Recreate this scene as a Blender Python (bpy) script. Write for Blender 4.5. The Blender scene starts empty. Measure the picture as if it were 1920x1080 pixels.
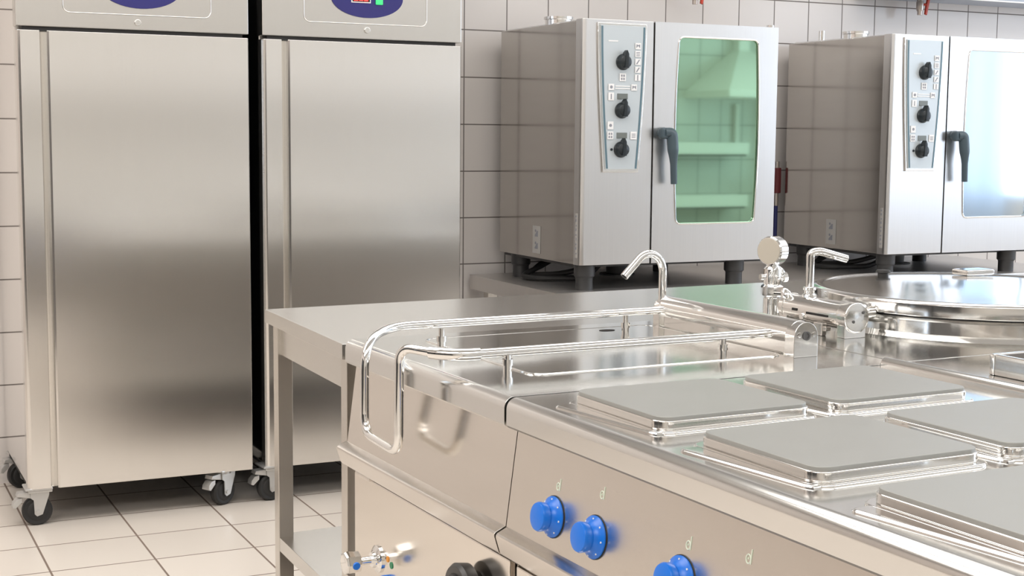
import bpy, bmesh, math
from mathutils import Vector, Matrix
PI = math.pi
sc = bpy.context.scene
COL = sc.collection

# ------------------------------------------------------------------ materials
def mat(name, base, rough=.5, metal=0., spec=.5, emit=None, es=0., aniso=0., arot=0.):
    m = bpy.data.materials.new(name); m.use_nodes = True
    b = m.node_tree.nodes['Principled BSDF']
    b.inputs['Base Color'].default_value = (*base, 1)
    b.inputs['Roughness'].default_value = rough
    b.inputs['Metallic'].default_value = metal
    b.inputs['Specular IOR Level'].default_value = spec
    if aniso:
        b.inputs['Anisotropic'].default_value = aniso
        b.inputs['Anisotropic Rotation'].default_value = arot
    if emit:
        b.inputs['Emission Color'].default_value = (*emit, 1)
        b.inputs['Emission Strength'].default_value = es
    return m

def nd(m, t, **kw):
    n = m.node_tree.nodes.new(t)
    for k, v in kw.items(): setattr(n, k, v)
    return n

def brushed(name, base, rough, scale, amount=.04, bump=0., aniso=0., arot=0., tangent=None):
    """stainless steel: stretched noise varies colour and roughness a little, like a grind"""
    m = mat(name, base, rough, 1.0, aniso=aniso, arot=arot)
    L = m.node_tree.links; b = m.node_tree.nodes['Principled BSDF']
    tc = nd(m, 'ShaderNodeTexCoord'); mp = nd(m, 'ShaderNodeMapping')
    mp.inputs['Scale'].default_value = scale
    nz = nd(m, 'ShaderNodeTexNoise'); nz.inputs['Scale'].default_value = 1.; nz.inputs['Detail'].default_value = 3.
    L.new(tc.outputs['Object'], mp.inputs['Vector']); L.new(mp.outputs['Vector'], nz.inputs['Vector'])
    rg = nd(m, 'ShaderNodeMapRange'); rg.inputs['To Min'].default_value = rough - amount; rg.inputs['To Max'].default_value = rough + amount
    L.new(nz.outputs['Fac'], rg.inputs['Value']); L.new(rg.outputs['Result'], b.inputs['Roughness'])
    mx = nd(m, 'ShaderNodeMix', data_type='RGBA')
    mx.inputs[6].default_value = (*[c * .985 for c in base], 1); mx.inputs[7].default_value = (*[min(1, c * 1.05) for c in base], 1)
    L.new(nz.outputs['Fac'], mx.inputs[0]); L.new(mx.outputs[2], b.inputs['Base Color'])
    if bump:
        bp = nd(m, 'ShaderNodeBump'); bp.inputs['Strength'].default_value = bump; bp.inputs['Distance'].default_value = .002
        L.new(nz.outputs['Fac'], bp.inputs['Height']); L.new(bp.outputs['Normal'], b.inputs['Normal'])
    if tangent:
        tn = nd(m, 'ShaderNodeTangent', direction_type='RADIAL', axis=tangent)
        L.new(tn.outputs['Tangent'], b.inputs['Tangent'])
    return m

def tiles(name, axes, size, offset, grout, base, gcol, rough, var=.05, bump=.25):
    """square ceramic tiles laid in world space: axes = two of 'XYZ'"""
    m = mat(name, base, rough)
    L = m.node_tree.links; b = m.node_tree.nodes['Principled BSDF']
    g = nd(m, 'ShaderNodeNewGeometry'); s = nd(m, 'ShaderNodeSeparateXYZ'); L.new(g.outputs['Position'], s.inputs['Vector'])
    def math_(op, a, c=None):
        n = nd(m, 'ShaderNodeMath', operation=op)
        for i, v in enumerate((a, c)):
            if v is None: continue
            if isinstance(v, (int, float)): n.inputs[i].default_value = v
            else: L.new(v, n.inputs[i])
        return n.outputs[0]
    dist = []; cells = []
    for ax, sz, of in zip(axes, size, offset):
        t = math_('DIVIDE', math_('SUBTRACT', s.outputs[ax], of), sz)
        f = math_('FRACT', math_('ADD', t, 1000.)); cells.append(math_('FLOOR', t))
        dist.append(math_('MULTIPLY', math_('MINIMUM', f, math_('SUBTRACT', 1., f)), sz))
    d = math_('MINIMUM', dist[0], dist[1])
    r = nd(m, 'ShaderNodeMapRange'); r.inputs['From Min'].default_value = grout * .45; r.inputs['From Max'].default_value = grout * .75
    L.new(d, r.inputs['Value'])
    cb = nd(m, 'ShaderNodeCombineXYZ'); L.new(cells[0], cb.inputs[0]); L.new(cells[1], cb.inputs[1])
    wn = nd(m, 'ShaderNodeTexWhiteNoise', noise_dimensions='3D'); L.new(cb.outputs[0], wn.inputs['Vector'])
    tile = nd(m, 'ShaderNodeMix', data_type='RGBA')
    tile.inputs[6].default_value = (*[c * (1 - var) for c in base], 1); tile.inputs[7].default_value = (*[min(1, c * (1 + var)) for c in base], 1)
    L.new(wn.outputs['Value'], tile.inputs[0])
    mx = nd(m, 'ShaderNodeMix', data_type='RGBA'); mx.inputs[6].default_value = (*gcol, 1)
    L.new(r.outputs['Result'], mx.inputs[0]); L.new(tile.outputs[2], mx.inputs[7]); L.new(mx.outputs[2], b.inputs['Base Color'])
    rr = nd(m, 'ShaderNodeMapRange'); rr.inputs['To Min'].default_value = .8; rr.inputs['To Max'].default_value = rough
    L.new(r.outputs['Result'], rr.inputs['Value']); L.new(rr.outputs['Result'], b.inputs['Roughness'])
    bp = nd(m, 'ShaderNodeBump'); bp.inputs['Strength'].default_value = bump; bp.inputs['Distance'].default_value = .002
    L.new(r.outputs['Result'], bp.inputs['Height']); L.new(bp.outputs['Normal'], b.inputs['Normal'])
    return m

M = {}
M['door'] = brushed('brushed_door_steel', (.85, .835, .81), .20, (150, 150, 2), .004, aniso=.75, arot=.0, tangent='Z')
M['fridge'] = brushed('fridge_steel', (.68, .665, .64), .26, (150, 150, 3), .005)
M['mirror_side'] = brushed('polished_side_steel', (.86, .85, .84), .08, (3, 3, 3), .02)
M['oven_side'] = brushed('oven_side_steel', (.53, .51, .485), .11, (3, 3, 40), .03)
M['oven_front'] = brushed('oven_front_steel', (.74, .74, .74), .28, (150, 150, 3), .005)
M['satin'] = brushed('satin_steel', (.68, .645, .61), .22, (200, 6, 300), .012)
M['panel'] = brushed('control_panel_steel', (.76, .72, .67), .15, (200, 8, 300), .012)
M['top'] = brushed('worktop_steel', (.74, .74, .725), .13, (2, 2, 2), .035, bump=.02)
M['table'] = brushed('table_steel', (.68, .67, .65), .26, (150, 8, 150), .012)
M['rpanel'] = brushed('range_panel_steel', (.74, .70, .65), .27, (200, 8, 300), .008)
M['frame'] = brushed('square_tube_steel', (.66, .63, .59), .25, (150, 150, 4), .012)
M['stand'] = brushed('stand_steel', (.72, .70, .68), .38, (3, 30, 3), .012)
M['chrome'] = mat('chrome', (.84, .84, .83), .05, 1.)
M['bright'] = brushed('polished_steel', (.78, .77, .75), .10, (6, 6, 6), .03)
M['lid'] = brushed('lid_steel', (.74, .735, .72), .12, (8, 8, 8), .03)
M['iron'] = brushed('hotplate_iron', (.36, .365, .35), .45, (25, 25, 5), .05, bump=.05)
M['iron'].node_tree.nodes['Principled BSDF'].inputs['Metallic'].default_value = .55
M['blue'] = mat('blue_plastic', (.006, .17, .72), .30)
M['badge'] = mat('navy_badge', (.03, .028, .17), .25)
M['black'] = mat('black_rubber', (.018, .018, .018), .55)
M['darkgap'] = mat('dark_gap', (.012, .011, .010), .8)
M['gap_shade'] = mat('gap_shade_black', (.006, .006, .006), .7)
M['foot'] = mat('grey_black_plastic', (.035, .035, .036), .45)
M['slate'] = mat('slate_plastic', (.055, .085, .105), .35)
M['knob'] = mat('black_knob', (.012, .018, .022), .3)
M['cpanel'] = mat('silver_blue_panel', (.56, .615, .645), .35, .25)
M['stripe'] = mat('blue_grey_stripe', (.11, .19, .235), .4)
M['lcd'] = mat('grey_display', (.17, .19, .18), .25)
M['white'] = mat('white_print', (.86, .86, .86), .45)
M['glyph'] = mat('grey_print', (.28, .29, .33), .5)
M['mark'] = mat('pale_green_print', (.72, .80, .68), .5)
M['sticker'] = mat('silver_sticker', (.55, .54, .52), .35, .3)
M['zinc'] = mat('galvanised_steel', (.58, .58, .57), .35, .7)
M['galv_dark'] = mat('grey_hub', (.10, .10, .10), .4)
M['red'] = mat('red_lever', (.55, .05, .02), .4)
M['dkred'] = mat('dark_red_hose', (.12, .012, .015), .5)
M['dkblue'] = mat('dark_blue_hose', (.02, .025, .12), .5)
M['led_red'] = mat('red_digits', (.9, .05, .05), .4, emit=(1, .06, .05), es=2.0)
M['led_green'] = mat('green_switch', (.05, .5, .15), .3, emit=(.05, .8, .25), es=.6)
M['screen'] = mat('dark_display', (.01, .01, .012), .2)
M['greycab'] = mat('grey_cabinet_front', (.66, .65, .63), .4)
M['gauge'] = mat('cream_gauge', (.50, .46, .39), .4)
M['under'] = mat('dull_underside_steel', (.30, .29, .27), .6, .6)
M['orange'] = mat('orange_dot', (.75, .30, .03), .4)
M['green'] = mat('green_dot', (.02, .22, .10), .4)
M['wheelgrey'] = mat('charcoal_handwheel', (.035, .035, .035), .4)
M['ceil'] = mat('white_ceiling', (.66, .66, .655), .8)
M['wallpaint'] = mat('warm_white_wall', (.74, .70, .66), .6)
M['valve'] = mat('brass_nickel', (.45, .40, .36), .3, 1.)
M['trunk'] = mat('blue_grey_trunking', (.42, .47, .56), .4)
M['curtain'] = mat('white_curtain', (.80, .84, .90), .8)
M['paleshelf'] = mat('white_shelf', (.85, .82, .78), .5)
M['darkunder'] = mat('dark_underside', (.075, .066, .060), .6)
gl = mat('green_coated_glass', (.34, .56, .40), .03, .92); M['glass'] = gl; M['glass_window_lit'] = mat('window_lit_coated_glass', (.66, .75, .81), .06, .92)  # second glass: bright window reflection put into its paler tint
def glass_pane():
    m = bpy.data.materials.new('clear_window_glass'); m.use_nodes = True
    nt = m.node_tree; nt.nodes.remove(nt.nodes['Principled BSDF'])
    t = nt.nodes.new('ShaderNodeBsdfTransparent'); g = nt.nodes.new('ShaderNodeBsdfGlossy'); g.inputs['Roughness'].default_value = .02
    x = nt.nodes.new('ShaderNodeMixShader'); x.inputs[0].default_value = .08
    nt.links.new(t.outputs[0], x.inputs[1]); nt.links.new(g.outputs[0], x.inputs[2])
    nt.links.new(x.outputs[0], nt.nodes['Material Output'].inputs['Surface']); return m
M['pane'] = glass_pane()
M['walltile'] = tiles('white_wall_tiles', 'XZ', (.2, .2), (2.682, 1.777), .0042, (.72, .685, .66), (.17, .15, .14), .16, .03)
M['sidetile'] = tiles('white_side_tiles', 'YZ', (.2, .2), (.1, 1.777), .0042, (.66, .60, .56), (.2, .18, .17), .2, .03)
M['fartile'] = tiles('white_far_wall_tiles', 'XZ', (.25, .33), (.07, .13), .007, (.66, .64, .60), (.24, .24, .22), .2, .03)
M['floortile'] = tiles('cream_floor_tiles', 'XY', (.3165, .290), (.5806, 4.689), .0055, (.72, .665, .60), (.20, .15, .12), .28, .03)

# ------------------------------------------------------------------ mesh helpers
def B(): return bmesh.new()
def add_box(bm, x0, x1, y0, y1, z0, z1, bev=0., seg=2, mi=0):
    vs = [bm.verts.new(p) for p in ((x0,y0,z0),(x1,y0,z0),(x1,y1,z0),(x0,y1,z0),(x0,y0,z1),(x1,y0,z1),(x1,y1,z1),(x0,y1,z1))]
    fs = [bm.faces.new([vs[i] for i in q]) for q in ((3,2,1,0),(4,5,6,7),(0,1,5,4),(1,2,6,5),(2,3,7,6),(3,0,4,7))]
    for f in fs: f.material_index = mi
    if bev:
        es = list({e for f in fs for e in f.edges})
        r = bmesh.ops.bevel(bm, geom=es, offset=bev, segments=seg, affect='EDGES', profile=.5)
        for f in r['faces']: f.material_index = mi
    return bm
def add_prism(bm, poly, a0, a1, axis='Z', mi=0, bev=0., seg=2):
    """poly: 2-D outline; axis Z: (x,y), axis Y: (x,z), axis X: (y,z)"""
    def P(u, v, a):
        return {'Z': (u, v, a), 'Y': (u, a, v), 'X': (a, u, v)}[axis]
    lo = [bm.verts.new(P(u, v, a0)) for u, v in poly]; hi = [bm.verts.new(P(u, v, a1)) for u, v in poly]
    n = len(poly); fs = [bm.faces.new(lo), bm.faces.new(hi)]
    for i in range(n): fs.append(bm.faces.new((lo[i], lo[(i+1)%n], hi[(i+1)%n], hi[i])))
    bmesh.ops.recalc_face_normals(bm, faces=fs)
    for f in fs: f.material_index = mi
    if bev:
        es = list(set(fs[0].edges) | set(fs[1].edges))
        r = bmesh.ops.bevel(bm, geom=es, offset=bev, segments=seg, affect='EDGES', profile=.5)
        for f in r['faces']: f.material_index = mi
    return bm
def rrect(x0, x1, y0, y1, r, n=6):
    out = []
    for cx, cy, a in ((x1-r, y1-r, 0), (x0+r, y1-r, 90), (x0+r, y0+r, 180), (x1-r, y0+r, 270)):
        for i in range(n+1):
            t = math.radians(a + 90*i/n); out.append((cx + r*math.cos(t), cy + r*math.sin(t)))
    return out
def frame_of(d):
    d = Vector(d).normalized(); u = d.cross(Vector((0,0,1)))
    if u.length < 1e-4: u = Vector((1,0,0))
    u.normalize(); return d, u, d.cross(u).normalized()
def add_lathe(bm, prof, base=(0,0,0), axis=(0,0,1), n=32, mi=0, caps=True):
    """prof: list of (radius, height along the axis)"""
    d, u, v = frame_of(axis); o = Vector(base); rings = []
    for r, h in prof:
        if r < 1e-6: rings.append([bm.verts.new(o + d*h)])
        else: rings.append([bm.verts.new(o + d*h + (u*math.cos(2*PI*i/n) + v*math.sin(2*PI*i/n))*r) for i in range(n)])
    fs = []
    for a, b in zip(rings, rings[1:]):
        if len(a) == 1 and len(b) == 1: continue
        for i in range(n):
            j = (i+1) % n
            if len(a) == 1: fs.append(bm.faces.new((a[0], b[j], b[i])))
            elif len(b) == 1: fs.append(bm.faces.new((a[i], a[j], b[0])))
            else: fs.append(bm.faces.new((a[i], a[j], b[j], b[i])))
    if caps:
        for R in (rings[0], rings[-1]):
            if len(R) > 1: fs.append(bm.faces.new(R))
    bmesh.ops.recalc_face_normals(bm, faces=fs)
    for f in fs: f.material_index = mi
    return bm
def add_cyl(bm, p0, p1, r, r2=None, n=24, mi=0, bev=0.):
    p0, p1 = Vector(p0), Vector(p1); L = (p1-p0).length; r2 = r if r2 is None else r2
    pr = [(r, 0), (r2, L)] if not bev else [(r-bev, 0), (r-bev*.3, bev*.3), (r, bev), (r2, L-bev), (r2-bev*.3, L-bev*.3), (r2-bev, L)]
    return add_lathe(bm, pr, p0, p1-p0, n, mi)
def smooth_path(pts, rad, n=7):
    """polyline with rounded corners"""
    pts = [Vector(p) for p in pts]; out = [pts[0]]
    for i in range(1, len(pts)-1):
        a, b, c = pts[i-1], pts[i], pts[i+1]; r = rad[i-1] if isinstance(rad, (list, tuple)) else rad
        r = min(r, (a-b).length*.49, (c-b).length*.49)
        p, q = b + (a-b).normalized()*r, b + (c-b).normalized()*r
        for k in range(n+1):
            t = k/n; out.append(p*(1-t)**2 + b*2*t*(1-t) + q*t*t)
    out.append(pts[-1]); return out
def add_tube(bm, pts, r, n=14, mi=0, caps=True):
    pts = [Vector(p) for p in pts]; rings = []; prev = None
    for i, p in enumerate(pts):
        d = (pts[min(i+1, len(pts)-1)] - pts[max(i-1, 0)]).normalized()
        if prev is None: _, u, v = frame_of(d)
        else:
            u = prev - d*prev.dot(d); u.normalize(); v = d.cross(u)
        prev = u; rr = r[i] if isinstance(r, list) else r
        rings.append([bm.verts.new(p + (u*math.cos(2*PI*k/n) + v*math.sin(2*PI*k/n))*rr) for k in range(n)])
    fs = []
    for a, b in zip(rings, rings[1:]):
        for k in range(n): fs.append(bm.faces.new((a[k], a[(k+1)%n], b[(k+1)%n], b[k])))
    if caps: fs += [bm.faces.new(rings[0]), bm.faces.new(rings[-1])]
    bmesh.ops.recalc_face_normals(bm, faces=fs)
    for f in fs: f.material_index = mi
    return bm
def obj(name, bm, m, parent=None, loc=None, smooth=True, ang=35):
    me = bpy.data.meshes.new(name); bm.normal_update()
    if smooth:
        for f in bm.faces: f.smooth = True
        lim = math.radians(ang)
        for e in bm.edges:
            if len(e.link_faces) != 2 or e.calc_face_angle(0) > lim: e.smooth = False
    bm.to_mesh(me); bm.free()
    for x in (m if isinstance(m, (list, tuple)) else [m]): me.materials.append(M[x])
    o = bpy.data.objects.new(name, me); COL.objects.link(o)
    if smooth:
        wn = o.modifiers.new('flat_faces', 'WEIGHTED_NORMAL'); wn.weight = 100; wn.keep_sharp = True
    if parent: o.parent = parent
    if loc: o.location = loc
    return o
def thing(name, label, cat, loc=(0,0,0), rz=0., group=None):
    o = bpy.data.objects.new(name, None); COL.objects.link(o); o.empty_display_size = .1
    o.location = loc; o.rotation_euler = (0, 0, rz); o['label'] = label; o['category'] = cat
    if group: o['group'] = group
    return o
def tag(o, label, cat, group=None):
    o['label'] = label; o['category'] = cat
    if group: o['group'] = group
    return o
def struct(name, bm, m, parent=None, label=None):
    o = obj(name, bm, m, parent, smooth=False)
    if parent is None: o['kind'] = 'structure'
    if label: o['label'] = label
    return o
def clone(o, parent=None, off=None):
    c = o.copy(); COL.objects.link(c)
    if parent: c.parent = parent
    for ch in list(o.children): clone(ch, c)
    return c
def shift(poly, dx, dy): return [(x+dx, y+dy) for x, y in poly]

# ------------------------------------------------------------------ room
X0, X1, Y0, Y1, ZC = -3.2, 8.5, -1.95, 5.61, 3.2
struct('floor', add_box(B(), X0-.1, X1+.1, Y0-.1, Y1+.1, -.12, 0), 'floortile')
struct('ceiling', add_box(B(), X0-.1, X1+.1, Y0-.1, Y1+.1, ZC, ZC+.1), 'ceil')
struct('wall_back', add_box(B(), X0-.1, X1+.1, Y1, Y1+.12, 0, ZC), 'walltile')
struct('wall_front', add_box(B(), X0-.1, X1+.1, Y0-.12, Y0, 0, ZC), 'fartile')
struct('wall_left', add_box(B(), X0-.12, X0, Y0, Y1, 0, ZC), 'sidetile')
# right wall with a wide window opening
WY0, WY1, WZ0, WZ1 = -1.5, 4.9, .85, 2.85
bm = B()
add_box(bm, X1, X1+.12, Y0, WY0, 0, ZC); add_box(bm, X1, X1+.12, WY1, Y1, 0, ZC)
add_box(bm, X1, X1+.12, WY0, WY1, 0, WZ0); add_box(bm, X1, X1+.12, WY0, WY1, WZ1, ZC)
struct('wall_right', bm, 'wallpaint')
nW = 4
for k in range(nW):
    a = WY0 + (WY1-WY0)*k/nW; b = WY0 + (WY1-WY0)*(k+1)/nW
    bm = B()
    for yy in (a, b-.05): add_box(bm, X1+.02, X1+.08, yy, yy+.05, WZ0, WZ1)
    add_box(bm, X1+.02, X1+.08, a+.05, b-.05, WZ0, WZ0+.05); add_box(bm, X1+.02, X1+.08, a+.05, b-.05, WZ1-.05, WZ1)
    w = struct('window_%d' % (k+1), bm, 'white')
    struct('window_pane', add_box(B(), X1+.045, X1+.05, a+.05, b-.05, WZ0+.05, WZ1-.05), 'pane', w)

def translucent():
    m = bpy.data.materials.new('sheer_curtain'); m.use_nodes = True; nt = m.node_tree; nt.nodes.remove(nt.nodes['Principled BSDF'])
    a = nt.nodes.new('ShaderNodeBsdfTranslucent'); b = nt.nodes.new('ShaderNodeBsdfDiffuse'); x = nt.nodes.new('ShaderNodeMixShader'); x.inputs[0].default_value = .35
    for n in (a, b): n.inputs['Color'].default_value = (.80, .86, .93, 1)
    nt.links.new(a.outputs[0], x.inputs[1]); nt.links.new(b.outputs[0], x.inputs[2]); nt.links.new(x.outputs[0], nt.nodes['Material Output'].inputs['Surface']); return m
M['sheer'] = translucent()
for k, (ya, yb) in enumerate(((.45, 1.15), (3.3, 3.9))):
    bm = B(); n = 60; ps = []
    for i in range(n+1):
        y = ya + (yb-ya)*i/n; ps.append((X1-.09 + .03*math.sin(i*.9) + .012*math.sin(i*2.1), y))
    lo = [bm.verts.new((x, y, .6)) for x, y in ps]; hi = [bm.verts.new((x, y, 2.95)) for x, y in ps]
    for i in range(n): bm.faces.new((lo[i], lo[i+1], hi[i+1], hi[i]))
    o = obj('curtain', bm, 'sheer'); tag(o, ('sheer white curtain at the window, mirrored in the right-hand oven door', 'sheer white curtain at the window nearest the tiled back wall')[k], 'curtain', 'window curtains')

# ------------------------------------------------------------------ refrigerators
def caster(parent, x, y, name='caster', rz=0.):
    R = .050; zt = .135
    c = obj(name, add_box(B(), -.045, .045, -.045, .045, zt-.008, zt, .003), 'zinc', parent, (x, y, 0)); c.rotation_euler = (0, 0, rz)
    f = B()                                               # fork: two tapering cheeks, crown and swivel race
    for yy in (-.026, .0215):
        add_prism(f, [(-.026, zt-.012), (.036, zt-.012), (.034, zt-.03), (.012, .040), (-.006, .034), (-.014, .042), (-.016, .09), (-.026, .098)], yy, yy+.0045, 'Y')
    add_box(f, -.026, .036, -.026, .026, zt-.020, zt-.013, .002)
    add_cyl(f, (0, 0, zt-.02), (0, 0, zt-.006), .030)
    for yy in (-.031, .031): add_cyl(f, (-.003, yy, R), (-.003, yy*.8, R), .007, n=10)
    obj('caster_fork', f, 'zinc', c)
    w = B(); add_lathe(w, [(.020, -.018), (.030, -.017), (.034, -.014), (.044, -.016), (R, -.009), (R, .009), (.044, .016), (.034, .014), (.030, .017), (.020, .018)], (-.003, 0, R), (0, 1, 0), 32)
    obj('caster_wheel', w, 'black', c)
    p = B()
    add_prism(p, [(-.020, zt-.014), (-.066, zt-.018), (-.070, zt-.030), (-.020, zt-.040)], -.020, .020, 'Y', bev=.003)
    add_prism(p, [(-.052, zt-.034), (-.070, zt-.038), (-.082, zt-.052), (-.084, zt-.066), (-.074, zt-.070), (-.052, zt-.050)], -.019, .019, 'Y', bev=.003)
    obj('brake_pedal', p, 'zinc', c)
    return c

def seg_digit(bm, x, z, w, h, segs, y, t=.0035):
    S = {'a': (x, x+w, z+h-t, z+h), 'g': (x, x+w, z+h/2-t/2, z+h/2+t/2), 'd': (x, x+w, z, z+t),
         'f': (x, x+t, z+h/2, z+h), 'e': (x, x+t, z, z+h/2), 'b': (x+w-t, x+w, z+h/2, z+h), 'c': (x+w-t, x+w, z, z+h/2)}
    for s in segs: a, b, c, d = S[s]; add_box(bm, a, b, y, y+.002, c, d)

def refrigerator(x0, x1, label, badge_x, badge_z, badge_a, emb, key, strip, lit):
    W = x1-x0; t = thing('refrigerator', label, 'refrigerator', (x0, 4.92, 0), 0., 'upright steel refrigerators along the tiled wall')
    zb, zt = .130, 1.660
    body = add_box(B(), .004, W-.004, .062, .66, .135, 2.06, .006)
    o = obj('cabinet', body, ['fridge', 'mirror_side', 'gap_shade'], t)
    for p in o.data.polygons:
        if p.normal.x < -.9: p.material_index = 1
        if p.normal.x > .9: p.material_index = 2 if not lit else 1  # left fridge's right side painted black for the shade between the fridges
    # door: left edge strip, a recessed grip running its full height, then the flat panel
    s = strip
    poly = [(0, .056), (0, .012), (.006, .004), (.012, .002), (.014, 0), (s, 0), (s+.001, .010), (s+.006, .026), (s+.014, .030), (s+.020, .020),
            (s+.024, .004), (s+.030, 0), (W-.004, 0), (W-.001, .003), (W-.001, .056)]
    d = obj('door', add_prism(B(), poly, zb, zt, 'Z', bev=.0015), 'door', t, ang=25)
    g = B(); add_box(g, .008, W-.008, .056, .062, zb+.01, zt-.01); add_box(g, .02, W-.02, .012, .068, zt-.002, zt+.0135); obj('gasket_and_gap_shade', g, 'black', d)  # gasket, plus a black strip standing in for the shaded gap above the door
    # header panel with an embossed frame, an oval badge and a key lock
    h = B(); add_box(h, 0, W, .0, .07, 1.672, 2.06, .004)
    hd = obj('header_panel', h, 'fridge', t)
    e0, e1, ez = emb
    r = B(); pts = [(a, -.0005, z) for a, z in rrect(e0, e1, ez, ez+.26, .022)]
    pts.append(pts[0]); add_tube(r, pts, .0018, 8, caps=False); obj('embossed_frame', r, 'fridge', hd)
    b = B(); pl = [(badge_x + badge_a*math.cos(2*PI*i/48), badge_z + badge_a*.52*math.sin(2*PI*i/48)) for i in range(48)]
    add_prism(b, pl, -.004, 0.001, 'Y', bev=.001); bd = obj('oval_badge', b, 'badge', hd)
    cz = badge_z + .017
    f = B(); add_box(f, badge_x-.062, badge_x+.012, -.0062, -.004, cz-.036, cz+.036, .001)
    obj('display_frame', f, 'white', bd)
    f = B(); add_box(f, badge_x-.058, badge_x+.008, -.0072, -.0062, cz-.032, cz+.032)
    obj('display', f, 'screen', bd)
    if lit:
        f = B(); seg_digit(f, badge_x-.052, cz-.029, .014, .05, 'abcdeg', -.0092); seg_digit(f, badge_x-.033, cz-.029, .014, .05, 'abcdefg', -.0092)
        seg_digit(f, badge_x-.014, cz-.029, .014, .05, 'abcdefg', -.0092)
        obj('digits', f, 'led_red', bd)
    f = B(); add_box(f, badge_x+.030, badge_x+.058, -.010, -.004, cz-.040, cz+.02, .003); obj('power_switch', f, 'led_green' if lit else 'green', bd)
    k = B(); kx, kz = key; add_cyl(k, (kx, .001, kz), (kx, -.007, kz), .011, bev=.002, n=20); add_box(k, kx-.0012, kx+.0012, -.0075, -.0065, kz-.006, kz+.006)
    obj('key_lock', k, 'chrome', hd)
    bb = B(); add_box(bb, .006, W-.006, .064, .64, .126, .136); obj('base_plate', bb, 'darkgap', t)
    hg = B(); add_box(hg, .000, .080, .010, .07, .116, .128, .003); add_cyl(hg, (.03, .03, .112), (.03, .03, .13), .012, n=16); obj('hinge', hg, 'zinc', t)
    return t
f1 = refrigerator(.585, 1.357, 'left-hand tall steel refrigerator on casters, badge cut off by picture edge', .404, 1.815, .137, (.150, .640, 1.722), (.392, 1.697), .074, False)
for x, y, a in ((.035, .045, 0), (.675, .055, .5), (.05, .60, .2), (.70, .60, 0)): caster(f1, x, y, rz=a)
f2 = refrigerator(1.405, 2.166, 'right-hand tall steel refrigerator with red digits and green switch on its badge', .389, 1.819, .137, (.152, .620, 1.726), (.388, 1.704), .070, True)
for x, y, a in ((.03, .045, .1), (.69, .055, 0), (.05, .60, 0), (.70, .60, 0)): caster(f2, x, y, rz=a)

# ------------------------------------------------------------------ combi ovens on their stand
ovx = B(); 
st = thing('oven_stand', 'long low steel stand under both combi ovens against the tiled wall', 'stand', (2.50, 4.78, 0))
obj('stand_top', add_box(B(), 0, 2.75, -.02, .80, .672, .735, .004), 'stand', st)
for i, (lx, ly) in enumerate(((.05, .03), (2.66, .03), (.05, .72), (2.66, .72), (1.36, .03), (1.36, .72))):
    obj('leg', add_box(B(), lx, lx+.045, ly, ly+.045, 0, .672, .003), 'frame', st)
obj('shelf', add_box(B(), .05, 2.70, .04, .75, .22, .25, .003), 'stand', st)

def icon(parent, x, z, g, w=.025, h=.024, name='icon_label'):
    b = B(); add_box(b, x-w/2, x+w/2, -.0172, -.0158, z-h/2, z+h/2, .0004, mi=0)
    y0, y1 = -.0180, -.0172
    if g == 'dot': add_cyl(b, (x, y1, z), (x, y0, z), .006, n=12, mi=1)
    elif g == 'bar': add_box(b, x-.002, x+.002, y0, y1, z-.010, z+.010, mi=1)
    elif g == 'diag': add_prism(b, [(x-.008, z-.008), (x-.004, z-.009), (x+.008, z+.007), (x+.004, z+.009)], y0, y1, 'Y', mi=1)
    elif g == 'grid':
        for dx in (-.005, .005):
            for dz in (-.006, .006): add_box(b, x+dx-.003, x+dx+.003, y0, y1, z+dz-.004, z+dz+.004, mi=1)
    elif g == 'lines':
        for dz in (-.006, 0, .006): add_box(b, x-.008, x+.008, y0, y1, z+dz-.0012, z+dz+.0012, mi=1)
    elif g == 'bow': add_prism(b, [(x-.008, z-.007), (x, z+.002), (x+.008, z-.007), (x+.008, z+.007), (x, z+.004), (x-.008, z+.007)], y0, y1, 'Y', mi=1)
    return obj(name, b, ['white', 'glyph'], parent, smooth=False)

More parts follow.
